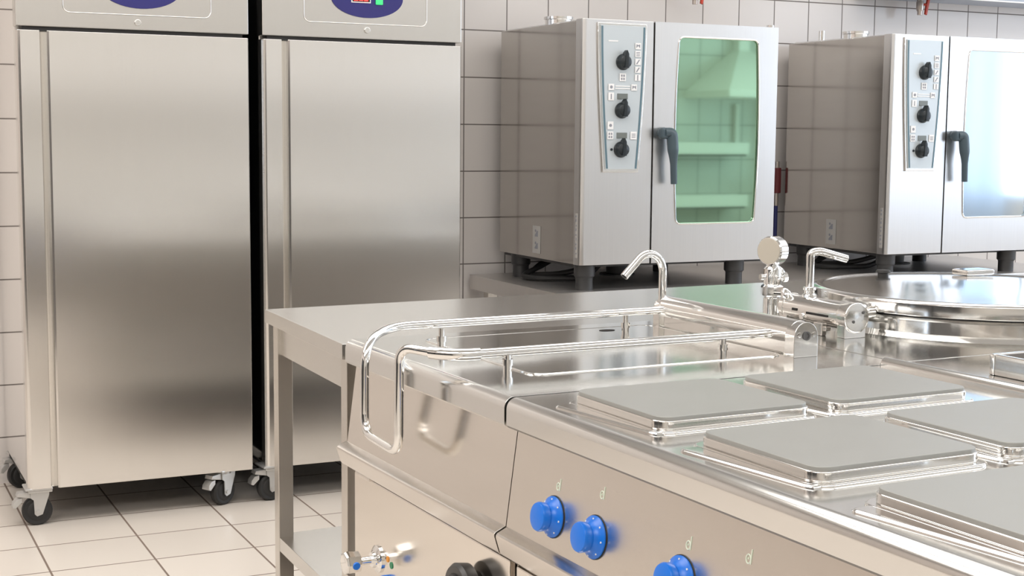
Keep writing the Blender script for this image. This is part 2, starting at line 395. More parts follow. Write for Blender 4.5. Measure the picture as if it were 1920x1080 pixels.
def combi_oven(x0, label, glass):
    t = thing('combi_oven', label, 'oven', (x0, 4.80, .735), 0., 'combi ovens on the stand')
    zb, zt, W = .100, 1.040, .905                          # local z: feet 0 .. .10
    DX = .322                                              # left edge of the door
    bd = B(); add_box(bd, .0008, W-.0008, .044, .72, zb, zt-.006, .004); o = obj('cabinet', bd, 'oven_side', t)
    fl = B(); poly = [(0, .05), (0, .016), (.004, .006), (.012, .001), (.02, 0), (DX-.008, 0), (DX-.008, .05)]
    add_prism(fl, poly, zb, zt, 'Z', bev=.002); fr = obj('control_column', fl, 'oven_front', t, ang=25)
    tp = B(); add_box(tp, .02, DX-.02, .05, .70, zt-.008, zt, .002); obj('top_plate', tp, 'oven_front', t)
    gp = B(); add_box(gp, DX-.008, DX, .006, .05, zb, zt-.004); obj('door_gap', gp, 'darkgap', t)
    # door with its glass window
    d = B(); GX0, GX1, GZ0, GZ1 = .432, .806, .252, .986   # glass outline: slightly barrel shaped
    outer = [(DX, zb), (W, zb), (W, zt), (DX, zt)]
    def barrel(inset):
        pts = []; n = 10
        x0_, x1_, z0_, z1_ = GX0+inset, GX1-inset, GZ0+inset, GZ1-inset; r = .022
        for cx, cz, a in ((x1_-r, z1_-r, 0), (x0_+r, z1_-r, 90), (x0_+r, z0_+r, 180), (x1_-r, z0_+r, 270)):
            for i in range(6): q = math.radians(a+18*i); pts.append([cx + r*math.cos(q), cz + r*math.sin(q)])
            if a in (90, 270):
                s = -1 if a == 90 else 1
                for i in range(1, n):
                    z = (z1_-r) + ((z0_+r)-(z1_-r))*i/n if a == 90 else None
                    if a == 90: pts.append([x0_, z])
            if a == 270:
                for i in range(1, n): pts.append([x1_, (z0_+r) + ((z1_-r)-(z0_+r))*i/n])
        zc, hh = (z0_+z1_)/2, (z1_-z0_)/2
        for p in pts:
            k = .012*(1-((p[1]-zc)/hh)**2); p[0] += k if p[0] > (GX0+GX1)/2 else -k
        return [tuple(p) for p in pts]
    inner = barrel(0.)
    vo = {}
    for yy in (0., .05):
        vo[yy] = ([d.verts.new((x, yy, z)) for x, z in outer], [d.verts.new((x, yy, z)) for x, z in inner])
    for yy in (0., .05):
        O_, I_ = vo[yy]; es = []
        for R in (O_, I_):
            for i in range(len(R)): es.append(d.edges.new((R[i], R[(i+1) % len(R)])))
        bmesh.ops.triangle_fill(d, use_beauty=True, edges=es)
    for k in (0, 1):
        a, b = vo[0.][k], vo[.05][k]
        for i in range(len(a)): d.faces.new((a[i], a[(i+1) % len(a)], b[(i+1) % len(a)], b[i]))
    bmesh.ops.recalc_face_normals(d, faces=d.faces)
    dr = obj('door', d, 'oven_front', t, ang=25)
    g = B(); add_prism(g, barrel(-.001), .006, .016, 'Y'); obj('door_glass', g, glass, dr)
    tr = B(); pts = [(x, .000, z) for x, z in barrel(0.)]; pts.append(pts[0]); add_tube(tr, pts, .0038, 8, caps=False); obj('window_trim', tr, 'bright', dr)
    hb = B()                                               # lever handle: boss, elbow and tapering grip
    add_cyl(hb, (.358, 0, .612), (.358, -.022, .612), .022, bev=.004)
    add_box(hb, .330, .378, -.050, -.018, .588, .632, .010, 3)
    pth = smooth_path([(.350, -.036, .612), (.382, -.040, .612), (.386, -.048, .52), (.392, -.046, .413)], [.024, .03])
    n = len(pth); add_tube(hb, pth, [.020 + .003*math.sin(PI*min(1, i/(n*.7))) - .008*max(0, (i/n-.55))/.45 for i in range(n)], 16)
    obj('door_handle', hb, 'slate', dr)
    hs = B(); add_cyl(hs, (W-.02, .03, zt-.004), (W-.02, .03, zt+.010), .016, n=16); obj('hinge_pin', hs, 'bright', dr)
    # control panel: tapering plate with blue-grey side stripes
    z1, z0 = 1.017, .470
    def side(z, a, b, c=.006):                             # half-widths shrink downwards, a little bowed
        s = (z1-z)/(z1-z0); return a + (b-a)*s**1.6
    def outline(dx, dzt, dzb, n=12):
        zs = [z1+dzt - (z1+dzt-z0+dzb)*i/n for i in range(n+1)]; L_ = []; R_ = []
        for z in zs:
            zc = max(min(z, z1), z0)
            L_.append((side(zc, .072, .102)-dx, z)); R_.append((side(zc, .270, .241)+dx, z))
        return L_ + R_[::-1]
    fp = B(); add_prism(fp, outline(.010, .010, .012), -.008, .001, 'Y', bev=.003); pf = obj('panel_bezel', fp, 'bright', fr)
    pp = B(); add_prism(pp, outline(0, 0, 0), -.014, -.007, 'Y', bev=.001); cp = obj('control_panel', pp, 'cpanel', fr)
    for a, b, w in ((.074, .104, .008), (.260, .231, .008)):
        n = 12; zs = [z1-.003 - (z1-z0-.006)*i/n for i in range(n+1)]
        s = B(); add_prism(s, [(side(z, a, b), z) for z in zs] + [(side(z, a, b)+w, z) for z in zs[::-1]], -.0150, -.0135, 'Y')
        obj('side_stripe', s, 'stripe', cp)
    for kz, kx in ((.880, .171), (.696, .169), (.546, .167)):
        k = B(); add_lathe(k, [(.0, 0), (.031, .0), (.031, .006), (.026, .012), (.024, .026), (.018, .030), (0, .031)], (kx, -.014, kz), (0, -1, 0), 24)
        add_prism(k, [(kx-.010, kz-.024), (kx+.010, kz-.024), (kx+.009, kz+.030), (kx+.002, kz+.044), (kx-.006, kz+.034)], -.048, -.020, 'Y', bev=.003)
        kk = obj('knob', k, 'knob', cp)
        q = B(); add_box(q, kx+.012, kx+.017, -.0160, -.0145, kz+.030, kz+.040); obj('pointer_mark', q, 'white', kk)
    for zz, g in ((.942, 'bow'), (.912, 'lines'), (.882, 'diag'), (.852, 'diag'), (.822, 'bar')): icon(cp, .236, zz, g)
    icon(cp, .170, .822, 'grid', .028, .030)
    icon(cp, .120, .784, 'dot'); icon(cp, .221, .784, 'bow'); icon(cp, .120, .748, 'bar', .025, .030); icon(cp, .119, .638, 'dot', .026, .030)
    icon(cp, .119, .600, 'grid', .026, .030); icon(cp, .222, .600, 'lines', .028, .030)
    sl = B(); add_box(sl, .138, .204, -.0160, -.0138, .786, .790); add_box(sl, .138, .204, -.0160, -.0138, .777, .781); obj('slider_scale', sl, 'white', cp)
    for zz in (.749, .600):
        q = B(); add_box(q, .148, .194, -.0165, -.0138, zz-.011, zz+.011, .001); obj('display', q, 'lcd', cp)
    q = B(); add_cyl(q, (.126, -.014, .546), (.126, -.017, .546), .005, n=12); obj('indicator', q, 'knob', cp)
    q = B(); add_box(q, .106, .148, -.0152, -.0138, .956, .961); obj('brand_line', q, 'white', cp)
    # stickers on the left flank
    q = B(); add_box(q, -.0012, .0, .330, .400, .120, .232, .0004)
    for c in (.150, .200):
        q_ = [(.352, c-.012), (.378, c-.012), (.378, c-.006), (.358, c+.012), (.352, c+.012)]; add_prism(q, q_, -.0022, -.0012, 'X', mi=1)
        add_cyl(q, (-.0012, .372, c+.012), (-.0022, .372, c+.012), .006, n=10, mi=1)
    obj('warning_sticker', q, ['sticker', 'glyph'], t, smooth=False)
    q = B(); add_box(q, -.0012, .001, .018, .034, .128, .300, .0004)
    for i in range(9):
        z = .142 + i*.018; add_box(q, -.0022, -.0012, .021+.002*(i % 2), .031-.003*(i % 3 == 0), z, z+.010 if i % 2 else z+.006, mi=1)
    obj('level_strip', q, ['sticker', 'glyph'], t, smooth=False)
    fl = B(); add_lathe(fl, [(.055, 0), (.055, .022), (.060, .024), (.060, .034), (.046, .034), (.044, .01), (0, .01)], (.066, .32, zt-.006), (0, 0, 1), 24); obj('flue', fl, 'bright', t)
    if glass == 'glass_window_lit':
      fl = B(); add_cyl(fl, (.05, .54, zt-.006), (.05, .54, zt+.045), .014, n=16); obj('vent_pipe', fl, 'bright', t)
    for fx, fy in ((.050, .050), (W-.155, .050), (.055, .62), (W-.155, .62)):
        f = B(); add_lathe(f, [(.034, 0), (.034, .045), (.036, .050), (.041, .055), (.041, .098), (0, .1)], (fx, fy, 0), (0, 0, 1), 24); obj('foot', f, 'foot', t)
    f = B(); add_box(f, .02, W-.02, .05, .70, zb-.012, zb+.001); obj('base_pan', f, 'foot', t)
    f = B(); add_cyl(f, (.40, .40, .02), (.40, .40, .085), .045, .05, n=20); add_cyl(f, (.40, .40, .016), (.40, .40, .022), .075, n=20); obj('drain', f, 'foot', t)
    f = B(); pth = smooth_path([(.20, .55, .090), (.10, .52, .050), (-.01, .50, .014), (.02, .40, .014), (.20, .30, .018), (.30, .34, .085)], .09, 8)
    add_tube(f, pth, .011, 10)
    pth = smooth_path([(.22, .60, .090), (.12, .56, .06), (.05, .54, .014), (.12, .36, .030), (.30, .30, .085)], .09, 8); add_tube(f, pth, .011, 10)
    obj('power_cable', f, 'black', t)
    return t
ovA = combi_oven(2.612, 'left-hand steel combi oven with green-tinted door glass beside the refrigerator', 'glass')
ovB = combi_oven(4.104, 'right-hand steel combi oven, bright window reflected in its door, cut off by picture edge', 'glass_window_lit')

# ------------------------------------------------------------------ wall fittings
def wall_valve(x, z, label):
    t = thing('wall_valve', label, 'valve', (x, 5.5, z), 0., 'pipe valves on the tiled wall')
    b = B(); add_cyl(b, (0, 0, .03), (0, 0, .20), .016, n=16); add_lathe(b, [(.014, -.012), (.018, 0), (.018, .03), (.014, .04)], (0, 0, 0), (0, 0, 1), 16)
    add_cyl(b, (0, 0, -.03), (0, 0, .0), .012, n=16); add_cyl(b, (0, 0, .09), (0, .11, .09), .012, n=12)
    obj('valve_body', b, 'valve', t)
    l = B(); add_cyl(l, (0, 0, .018), (.03, -.01, .022), .006, n=10)
    add_prism(l, [(.022, -.026), (.034, -.030), (.050, .045), (.036, .052), (.028, .020)], -.016, -.004, 'Y', bev=.003); obj('lever', l, 'red', t)
wall_valve(4.868, 1.965, 'wall valve with red lever above the right-hand oven')
wall_valve(3.566, 1.955, 'valve tip at the top edge above the left-hand oven')
bm = B(); add_box(bm, 4.55, 8.3, 5.36, 5.61, 2.010, 2.06, .006); 
t = thing('cable_trunking', 'blue-grey trunking along the wall at the top right', 'trunking', (0, 0, 0))
obj('channel', bm, 'trunk', t)
bm = B(); add_box(bm, 4.55, 8.3, 5.355, 5.36, 2.005, 2.012); obj('bright_lip', bm, 'white', t)
t = thing('hose_connector', 'dark red and blue hose fitting on the wall between the two ovens', 'hose', (4.085, 5.56, 1.05))
b = B(); add_cyl(b, (0, 0, .02), (0, 0, .14), .022, n=16, bev=.004); obj('red_sleeve', b, 'dkred', t)
b = B(); add_cyl(b, (0, 0, .14), (0, 0, .17), .014, n=16); add_cyl(b, (0, 0, .155), (0, .05, .155), .010, n=12); obj('wall_elbow', b, 'valve', t)
b = B(); add_cyl(b, (0, 0, -.04), (0, 0, .02), .013, n=16); obj('coupling', b, 'valve', t)
b = B(); add_cyl(b, (0, 0, -.315), (0, 0, -.04), .010, n=12); obj('blue_hose', b, 'dkblue', t)

# ------------------------------------------------------------------ work table (far end of the island)
tb = thing('work_table', 'plain steel work table on square legs at the far end of the cooking island', 'table', (1.051, 3.677, 0))
TP = [(0, 0), (-.019, -.680), (.60, -.690), (1.95, -.655), (1.95, .118), (1.69, .100), (.58, .036)]   # outline seen from above
H0, H1 = .829, .8645
obj('tabletop', add_prism(B(), TP, H0, H1, 'Z', bev=.0012), 'table', tb, ang=20)
LS = (.040, .040)
def tleg(x, y): return obj('leg', add_box(B(), x, x+LS[0], y, y+LS[1], 0, H0, .002), 'frame', tb)
tleg(.008, -.085); tleg(-.006, -.672); tleg(1.80, -.62); tleg(1.80, .02)
obj('apron', add_prism(B(), [(.020, -.045), (.006, -.632), (.020, -.632), (.034, -.045)], .752, H0, 'Z'), 'table', tb)
obj('apron', add_prism(B(), [(.048, -.050), (1.80, .055), (1.80, .070), (.048, -.035)], .752, H0, 'Z'), 'table', tb)
obj('shelf', add_prism(B(), [(.010, -.048), (-.002, -.66), (1.83, -.60), (1.83, .05), (.05, -.05)], .225, .262, 'Z', bev=.001), 'table', tb)
s = B(); add_lathe(s, [(.0075, 0), (.0075, .003), (.004, .005), (0, .005)], (.050, -.062, .545), (1, 0, 0), 12); obj('screw', s, 'chrome', tb)

# ------------------------------------------------------------------ cooking island
ISL = (1.05, 2.19, 0); RZ = math.radians(1.74)
def arc(cx, cz, r, a0, a1, n=6): return [(cx + r*math.cos(math.radians(a0+(a1-a0)*i/n)), cz + r*math.sin(math.radians(a0+(a1-a0)*i/n))) for i in range(n+1)]
T = .88; LIPB = .828
def top_profile(x1, ridge=False):
    p = [(x1, T-.05), (x1, T)]
    p += arc(.020, T-.020, .020, 90, 180) + [(0, LIPB+.004), (.003, LIPB), (.028, LIPB), (.028, T-.05)]
    return p
def ledge_profile():
    return [(.030, .657), (.004, .652), (-.015, .6435), (-.0185, .640), (-.019, .635), (-.010, .606), (-.007, .602), (.002, .600), (.030, .600)]
PANEL = [(.026, LIPB), (.003, .650), (.10, .650), (.10, LIPB)]

# --- braising pan with its tubular lid frame
pan = thing('braising_pan', 'steel braising pan unit with chrome tube lid frame and looped handle', 'cooker', ISL, RZ)
YE = .772
obj('worktop', add_prism(B(), top_profile(.902), .004, YE, 'Y', bev=.001), 'top', pan, ang=25)
obj('front_panel', add_prism(B(), PANEL, .001, YE-.004, 'Y'), 'panel', pan)
obj('bumper_rail', add_prism(B(), ledge_profile(), .002, YE+.005, 'Y', bev=.001), 'satin', pan, ang=25)
obj('cabinet', add_box(B(), .035, .85, .006, YE-.006, .10, T-.05, .002), 'satin', pan)
dp = obj('lower_panel', add_box(B(), .016, .036, .010, YE-.012, .10, .586, .004), 'panel', pan)
q = B(); add_box(q, .008, .030, .655, .735, .584, .596, .003); obj('panel_catch', q, 'satin', dp)
obj('plinth', add_box(B(), .08, .80, .02, YE-.02, 0, .10), 'darkgap', pan)
# sunk outline of the pan lid in the worktop
q = B(); pts = [(x, y, T+.0008) for x, y in rrect(.150, .745, .175, .695, .035)]; pts.append(pts[0]); add_tube(q, pts, .0022, 8, caps=False); lid = obj('pan_lid', q, 'top', pan)
q2 = B(); add_prism(q2, rrect(.153, .742, .178, .692, .033), T-.002, T+.0022, 'Z', bev=.0015); obj('lid_plate', q2, 'top', lid)
q = B(); add_prism(q, [(.60 + .020*math.cos(2*PI*i/24), .648 + .013*math.sin(2*PI*i/24)) for i in range(24)], T+.0024, T+.0030, 'Z'); obj('dark_oval', q, 'darkgap', lid)  # flat dark oval on the lid plate
# the tube: rail, loop down over the front, rail back
RA = .0095; zr = .918
path = smooth_path([(.760, .640, .924), (.030, .600, .928), (-.050, .530, .905), (-.050, .530, .722), (-.050, .352, .714), (-.050, .349, .926), (-.012, .290, .919), (.035, .247, .917), (.775, .233, .921)],
                   [.060, .060, .040, .040, .034, .03, .03], 8)
q = B(); add_tube(q, path, RA, 18); hd = obj('tube_handle', q, 'chrome', pan)
q = B(); add_tube(q, smooth_path([(-.012, .290, .919), (.004, .272, .918), (.035, .247, .917), (.07, .246, .917)], .02), .0125, 16); obj('tube_sleeve', q, 'chrome', hd)
for x, y in ((.147, .583), (.628, .613), (.130, .243), (.628, .233)):
    q = B(); add_lathe(q, [(.0085, 0), (.0085, .012), (.0105, .012), (.0105, .024), (.0062, .024), (.0062, .040)], (x, y, T), (0, 0, 1), 16); obj('post', q, 'bright', hd)
# hinge housing
hx = .775
q = B(); add_cyl(q, (hx, .165, .926), (hx, .668, .926), .0285, n=28, bev=.004); add_box(q, hx-.022, hx+.022, .18, .66, T, .918); hg = obj('hinge_housing', q, 'bright', pan)
blk = [(hx-.031, T), (hx+.031, T)] + arc(hx, T+.042, .031, 0, 180, 10)
q = B(); add_prism(q, blk, .146, .178, 'Y', bev=.0015); bl = obj('hinge_block', q, 'lid', hg, ang=25)
q = B(); add_lathe(q, [(.0, 0), (.0095, 0), (.0095, .002), (.006, .002), (.006, -.004), (0, -.004)], (hx, .1455, T+.044), (0, -1, 0), 20); obj('socket', q, 'galv_dark', bl)
for dx in (-.019, .019):
    q = B(); add_lathe(q, [(.0, 0), (.006, 0), (.005, .0018), (0, .002)], (hx+dx, .1462, T+.046), (0, -1, 0), 14); obj('screw', q, 'chrome', bl)
q = B(); add_prism(q, blk, .650, .676, 'Y', bev=.003); obj('hinge_block', q, 'bright', hg)
# swivel faucet on the far end of the hinge
q = B(); pth = [Vector((hx-.012, .665, .93)), Vector((hx-.012, .665, .985))] + [Vector((hx-.052+.040*math.cos(t), .665, 1.012+.044*math.sin(t))) for t in [math.radians(2+128*i/16) for i in range(17)]] + [Vector((hx-.120, .665, 1.004))]
add_tube(q, pth, .0098, 16); fc = obj('swivel_faucet', q, 'chrome', pan)
q = B(); a, b = Vector(pth[-1]), Vector(pth[-2]); d = (a-b).normalized(); add_cyl(q, a-d*.002, a+d*.0006, .0072, n=14); obj('spout_mouth', q, 'darkgap', fc)
# tap spindle, blue button, hand wheel and coloured dots on the lower panel
q = B(); add_lathe(q, [(.030, 0), (.030, .004), (.024, .008), (.018, .010), (.016, .016)], (.016, .62, .422), (-1, 0, 0), 28); add_cyl(q, (.008, .62, .422), (-.03, .62, .422), .009, n=16)
tp = obj('drain_tap', q, 'chrome', pan)
q = B(); n = 40; pr = []
for h, r in ((0, .017), (.004, .023), (.030, .0255), (.036, .023), (.038, .018)): pr.append((r, h))
add_lathe(q, pr, (-.026, .62, .422), (-1, 0, 0), 8); obj('tap_grip', q, 'chrome', tp)
q = B(); add_cyl(q, (-.043, .600, .421), (-.043, .5935, .420), .0085, n=20, bev=.002); obj('blue_cap', q, 'blue', tp)
q = B(); add_lathe(q, [(.014, 0), (.014, .010), (.012, .018), (.0, .020)], (.016, .572, .386), (-1, 0, 0), 24); obj('push_button', q, 'blue', pan)
q = B(); add_cyl(q, (.016, .566, .436), (.0145, .566, .436), .0065, n=14); obj('indicator_dot', q, 'orange', pan)['label'] = 'orange indicator dot'
q = B(); add_cyl(q, (.016, .546, .428), (.0145, .546, .428), .0075, n=14); obj('indicator_dot', q, 'green', pan)['label'] = 'green indicator dot'
q = B(); add_lathe(q, [(.034, 0), (.034, .006), (.051, .010), (.054, .032), (.049, .039), (.036, .040), (.031, .032), (0, .032)], (.012, .140, .495), (-1, 0, 0), 36); hw = obj('handwheel', q, 'wheelgrey', pan)
q = B(); add_box(q, -.036, -.018, .132, .148, .460, .530, .003); obj('wheel_grip', q, 'wheelgrey', hw)

# --- electric range
rg = thing('electric_range', 'steel electric range with six square hotplates and blue knobs', 'range', ISL, RZ)
YR = -1.30
o = obj('worktop', add_prism(B(), top_profile(.902), YR, -.003, 'Y', bev=.002), ['top', 'under'], rg, ang=25)
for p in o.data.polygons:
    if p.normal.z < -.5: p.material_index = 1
q = B(); add_prism(q, [(.835, T-.05), (.835, T+.006)] + arc(.847, T+.006, .012, 180, 0, 6) + [(.859, T-.05)], YR, -.010, 'Y', bev=.003); obj('rear_upstand', q, 'top', rg)
obj('front_panel', add_prism(B(), PANEL, YR, -.002, 'Y'), 'rpanel', rg)
obj('bumper_rail', add_prism(B(), ledge_profile(), YR, -.004, 'Y', bev=.001), 'satin', rg, ang=25)
obj('cabinet', add_box(B(), .035, .85, YR, -.006, .10, T-.05, .002), 'satin', rg)
obj('plinth', add_box(B(), .08, .80, YR, -.02, 0, .10), 'darkgap', rg)
for k, (a, b) in enumerate(((-.640, -.022), (-1.285, -.660))):
    d = obj('oven_door', add_box(B(), .012, .036, a, b, .14, .586, .004), 'panel', rg)
    q = B(); pth = smooth_path([(.012, b-.006, .555), (-.030, b-.006, .555), (-.030, b-.006, .20), (.012, b-.006, .20)] if k == 0 else [(.012, a+.05, .5), (-.03, a+.05, .5), (-.03, b-.05, .5), (.012, b-.05, .5)], .012)
    add_tube(q, pth, .007, 12); obj('door_handle', q, 'bright', d)
# hotplates: pressed seat ring, steel rim, grey iron plate
def hotplate(cx, cy):
    hx_, hy_ = .149, .136
    def sq(d, r): return rrect(cx-hx_-d, cx+hx_+d, cy-hy_-d, cy+hy_+d, r, 7)
    s = B(); add_prism(s, sq(.012, .034), T-.004, T+.0045, 'Z', bev=.0042, seg=3)
    # pour notch: a shallow pressed bead at the far front corner
    ex, ey = cx-hx_-.028, cy+hy_-.026
    wedge = [(cx-hx_+.02, ey+.014)] + [(ex+.014*math.cos(math.radians(q)), ey+.014*math.sin(math.radians(q))) for q in range(90, 205, 12)] + [(cx-hx_-.0165, cy-hy_+.01), (cx-hx_-.010, cy-hy_-.006), (cx-hx_+.02, cy-hy_-.006)]
    add_prism(s, wedge, T-.004, T+.0040, 'Z', bev=.0055, seg=4)
    p = obj('hotplate', s, 'bright', rg)
    r = B(); add_prism(r, sq(.0, .026), T+.004, T+.0185, 'Z', bev=.0025, seg=3); obj('plate_rim', r, 'bright', p)
    c = B(); add_prism(c, sq(-.0025, .025), T+.0165, T+.0245, 'Z', bev=.002, seg=2); obj('plate_surface', c, 'iron', p)
for cy in (-.235, -.602, -.969):
    for cx in (.223, .569): hotplate(cx, cy)
# knobs on the sloping panel
pn = Vector((-(LIPB-.650), 0, .023)).normalized()           # panel normal, tilted up a little
def panel_pt(y, z): return Vector((.003 + .023*(z-.650)/(LIPB-.650), y, z))
def dknob(y, z):
    b = panel_pt(y, z); q = B()
    add_lathe(q, [(.030, 0), (.034, .001), (.034, .004), (.030, .007), (.027, .009), (.0235, .0125), (.0220, .016), (.0235, .019), (.0245, .028), (.0225, .032), (.016, .0335), (0, .034)], b, pn, 40)
    k = obj('control_knob', q, 'blue', rg)
    q = B(); add_cyl(q, b - pn*.001, b + pn*.0015, .0352, n=32); obj('knob_seal', q, 'black', k)
    q = B(); d, u, v = frame_of(pn)
    for i in range(7):
        a = math.radians(40 + i*46); c = b + pn*.0068 + (u*math.cos(a) + v*math.sin(a))*.0295
        add_cyl(q, c, c + pn*.0012, .0016, n=8)
    obj('scale_marks', q, 'white', k)
def heat_mark(y, z):                                       # the little d-shaped heat symbol over each knob
    q = B(); c = panel_pt(y, z) + pn*.0004
    d, u, v = frame_of(pn)
    ey = Vector((0, -1, 0)); ez = pn.cross(ey); ez = -ez if ez.z < 0 else ez
    ring = [c + ey*(-.0022 + .0048*math.cos(t)) + ez*(-.003 + .0062*math.sin(t)) for t in [2*PI*i/16 for i in range(17)]]
    add_tube(q, ring, .0010, 6, caps=False)
    add_tube(q, [c + ey*.0034 + ez*-.009, c + ey*.0036 + ez*.011], .0010, 6)
    add_tube(q, [c + ey*-.0022 + ez*-.0035, c + ey*-.0022 + ez*-.0010], .0012, 6)
    obj('heat_mark', q, 'mark', rg)
for ky, kz, my, mz in ((-.157, .706, -.163, .760), (-.290, .706, -.298, .777), (-.527, .706, -.537, .760), (-.662, .700, -.673, .777), (-.897, .706, -.907, .760), (-1.03, .70, -1.04, .777)):
    dknob(ky, kz); heat_mark(my, mz)

# --- boiling kettle (rear row)
kt = thing('boiling_kettle', 'round steel boiling kettle with domed lid and chrome valve column', 'kettle', ISL, RZ)
XB = .905
def bprofile(): return [(XB, T-.05), (XB, T-.004), (XB+.004, T), (1.78, T), (1.80, T-.02), (1.80, T-.05)]
KY0 = .014
obj('worktop', add_prism(B(), bprofile(), KY0, .772, 'Y', bev=.002), 'top', kt, ang=25)
obj('cabinet', add_box(B(), XB, 1.79, KY0+.002, .770, .10, T-.05, .002), 'satin', kt)
obj('plinth', add_box(B(), XB+.03, 1.72, KY0+.02, .74, 0, .10), 'darkgap', kt)
def toloc(x, y):
    dx, dy = x-ISL[0], y-ISL[1]; c, s = math.cos(RZ), math.sin(RZ); return (c*dx + s*dy, -s*dx + c*dy)
kx, ky = toloc(2.575, 2.665)
q = B(); add_lathe(q, [(.405, 0), (.398, .006), (.392, .012), (.392, .040), (.386, .046), (.37, .046)], (kx, ky, T), (0, 0, 1), 96); obj('vessel', q, 'bright', kt)
q = B(); add_lathe(q, [(.384, .040), (.386, .052)], (kx, ky, T), (0, 0, 1), 96); obj('lid_seal', q, 'black', kt)
q = B(); add_lathe(q, [(.38, .051), (.396, .051), (.399, .053), (.399, .078), (.396, .083), (.388, .0865), (.380, .0865), (.376, .0835), (.368, .083), (.30, .087), (.20, .091), (.10, .093), (0, .0935)], (kx, ky, T), (0, 0, 1), 128, caps=False)
ld = obj('lid', q, 'lid', kt, ang=50)
q = B(); add_lathe(q, [(.014, 0), (.014, .008), (.020, .010), (.018, .016), (0, .018)], (kx-.02, ky+.315, T+.086), (0, 0, 1), 20); obj('lid_button', q, 'black', ld)
q = B(); add_box(q, kx+.17, kx+.27, ky+.20, ky+.26, T+.088, T+.104, .005); obj('lid_grip', q, 'bright', ld)
# hinge of the kettle lid
h2 = 1.060; za = .926
q = B(); add_cyl(q, (h2, .335, za), (h2, .566, za), .0330, n=32, bev=.005); hg = obj('hinge_drum', q, 'bright', kt)
q = B(); add_lathe(q, [(.0345, 0), (.0355, .002), (.0355, .030), (.0345, .032), (.030, .034), (0, .034)], (h2, .350, za), (0, -1, 0), 36); ec = obj('end_cap', q, 'bright', hg)
for dx, dz in ((.016, .012), (-.012, -.008)):
    q = B(); add_cyl(q, (h2+dx, .317, za+dz), (h2+dx, .3145, za+dz), .0035, n=12); obj('screw', q, 'galv_dark', ec)
q = B(); add_lathe(q, [(.0335, 0), (.0350, .001), (.0350, .004), (.0335, .005)], (h2, .545, za), (0, 1, 0), 36); obj('drum_band', q, 'bright', hg)
for a, b in ((.322, .350), (.53, .56)): obj('bracket', add_box(B(), h2-.0305, h2+.0305, a, b, T, za, .002), 'bright', hg)
q = B(); add_box(q, h2-.046, h2-.030, .37, .52, T+.012, T+.022, .002); add_box(q, h2-.050, h2-.034, .38, .41, T, T+.030, .003); add_box(q, h2-.050, h2-.034, .48, .51, T, T+.026, .003); obj('damper_strut', q, 'satin', hg)
q = B(); add_box(q, h2-.0350, h2-.0315, .380, .455, za-.004, za+.001); add_box(q, h2-.0350, h2-.0315, .490, .507, za-.001, za+.005); obj('slot', q, 'darkgap', hg)
q = B(); add_cyl(q, (h2-.036, .472, za-.012), (h2-.026, .472, za-.012), .008, n=16, bev=.002); obj('stud', q, 'chrome', hg)
q = B(); add_cyl(q, (h2+.02, .40, za+.005), (h2+.10, .40, za+.005), .010, n=14); add_cyl(q, (h2+.03, .36, za+.002), (h2+.085, .36, za+.002), .012, n=14, bev=.002); add_lathe(q, [(.012, 0), (.018, .004), (.018, .012), (.012, .016)], (h2+.055, .375, za+.006), (1, 0, 0), 16); obj('lid_arm', q, 'chrome', hg)
# faucet over the kettle
q = B(); fy = .487
add_lathe(q, [(.017, 0), (.017, .006), (.012, .010), (.012, .016), (.015, .018), (.015, .024), (.010, .026)], (h2, fy, za+.030), (0, 0, 1), 20)
pth = smooth_path([(h2, fy, za+.04), (h2, fy, 1.062), (h2+.018, fy-.010, 1.066), (h2+.092, fy-.02, 1.046)], [.03, .022], 8)
add_tube(q, pth, .0098, 16); obj('swivel_faucet', q, 'chrome', kt)
q = B(); add_lathe(q, [(.010, 0), (.014, .006), (.013, .012), (.008, .020), (.003, .024)], (h2-.02, .545, za+.024), (-.3, .2, 1), 14); obj('bleed_screw', q, 'chrome', kt)
# chrome valve column with a round gauge head
vx, vy = 1.137, .727
q = B()
add_lathe(q, [(.022, 0), (.022, .046), (.019, .048), (.019, .052)], (vx, vy, T), (0, 0, 1), 24)
add_lathe(q, [(.024, .050), (.030, .054), (.030, .076), (.024, .080)], (vx, vy, T), (0, 0, 1), 6)
add_lathe(q, [(.020, .078), (.023, .084), (.023, .120), (.018, .126), (.012, .134)], (vx, vy, T), (0, 0, 1), 20)
vc = obj('valve_column', q, 'chrome', kt)
q = B(); add_cyl(q, (vx, vy, T+.098), (vx-.034, vy+.006, T+.100), .008, n=14); add_cyl(q, (vx, vy, T+.098), (vx+.036, vy-.004, T+.098), .010, n=14); add_lathe(q, [(.009, 0), (.013, .002), (.013, .012), (.008, .015)], (vx+.026, vy-.006, T+.098), (1, -.2, .1), 10); add_tube(q, [(vx+.004, vy, T+.13), (vx+.025, vy-.004, T+.115), (vx+.034, vy-.004, T+.098)], .007, 12); obj('side_valve', q, 'chrome', vc)
d = Vector((-.94, -.33, .02)).normalized(); c = Vector((vx-.004, vy, T+.166))
q = B(); add_lathe(q, [(.012, -.026), (.034, -.024), (.037, -.020), (.037, .010), (.034, .014), (.0, .014)], c, d, 40); gh = obj('gauge_head', q, 'chrome', vc)
q = B(); add_lathe(q, [(.0325, .0135), (.0325, .0155), (.030, .0165), (0, .0165)], c, d, 40); obj('gauge_face', q, 'gauge', gh)

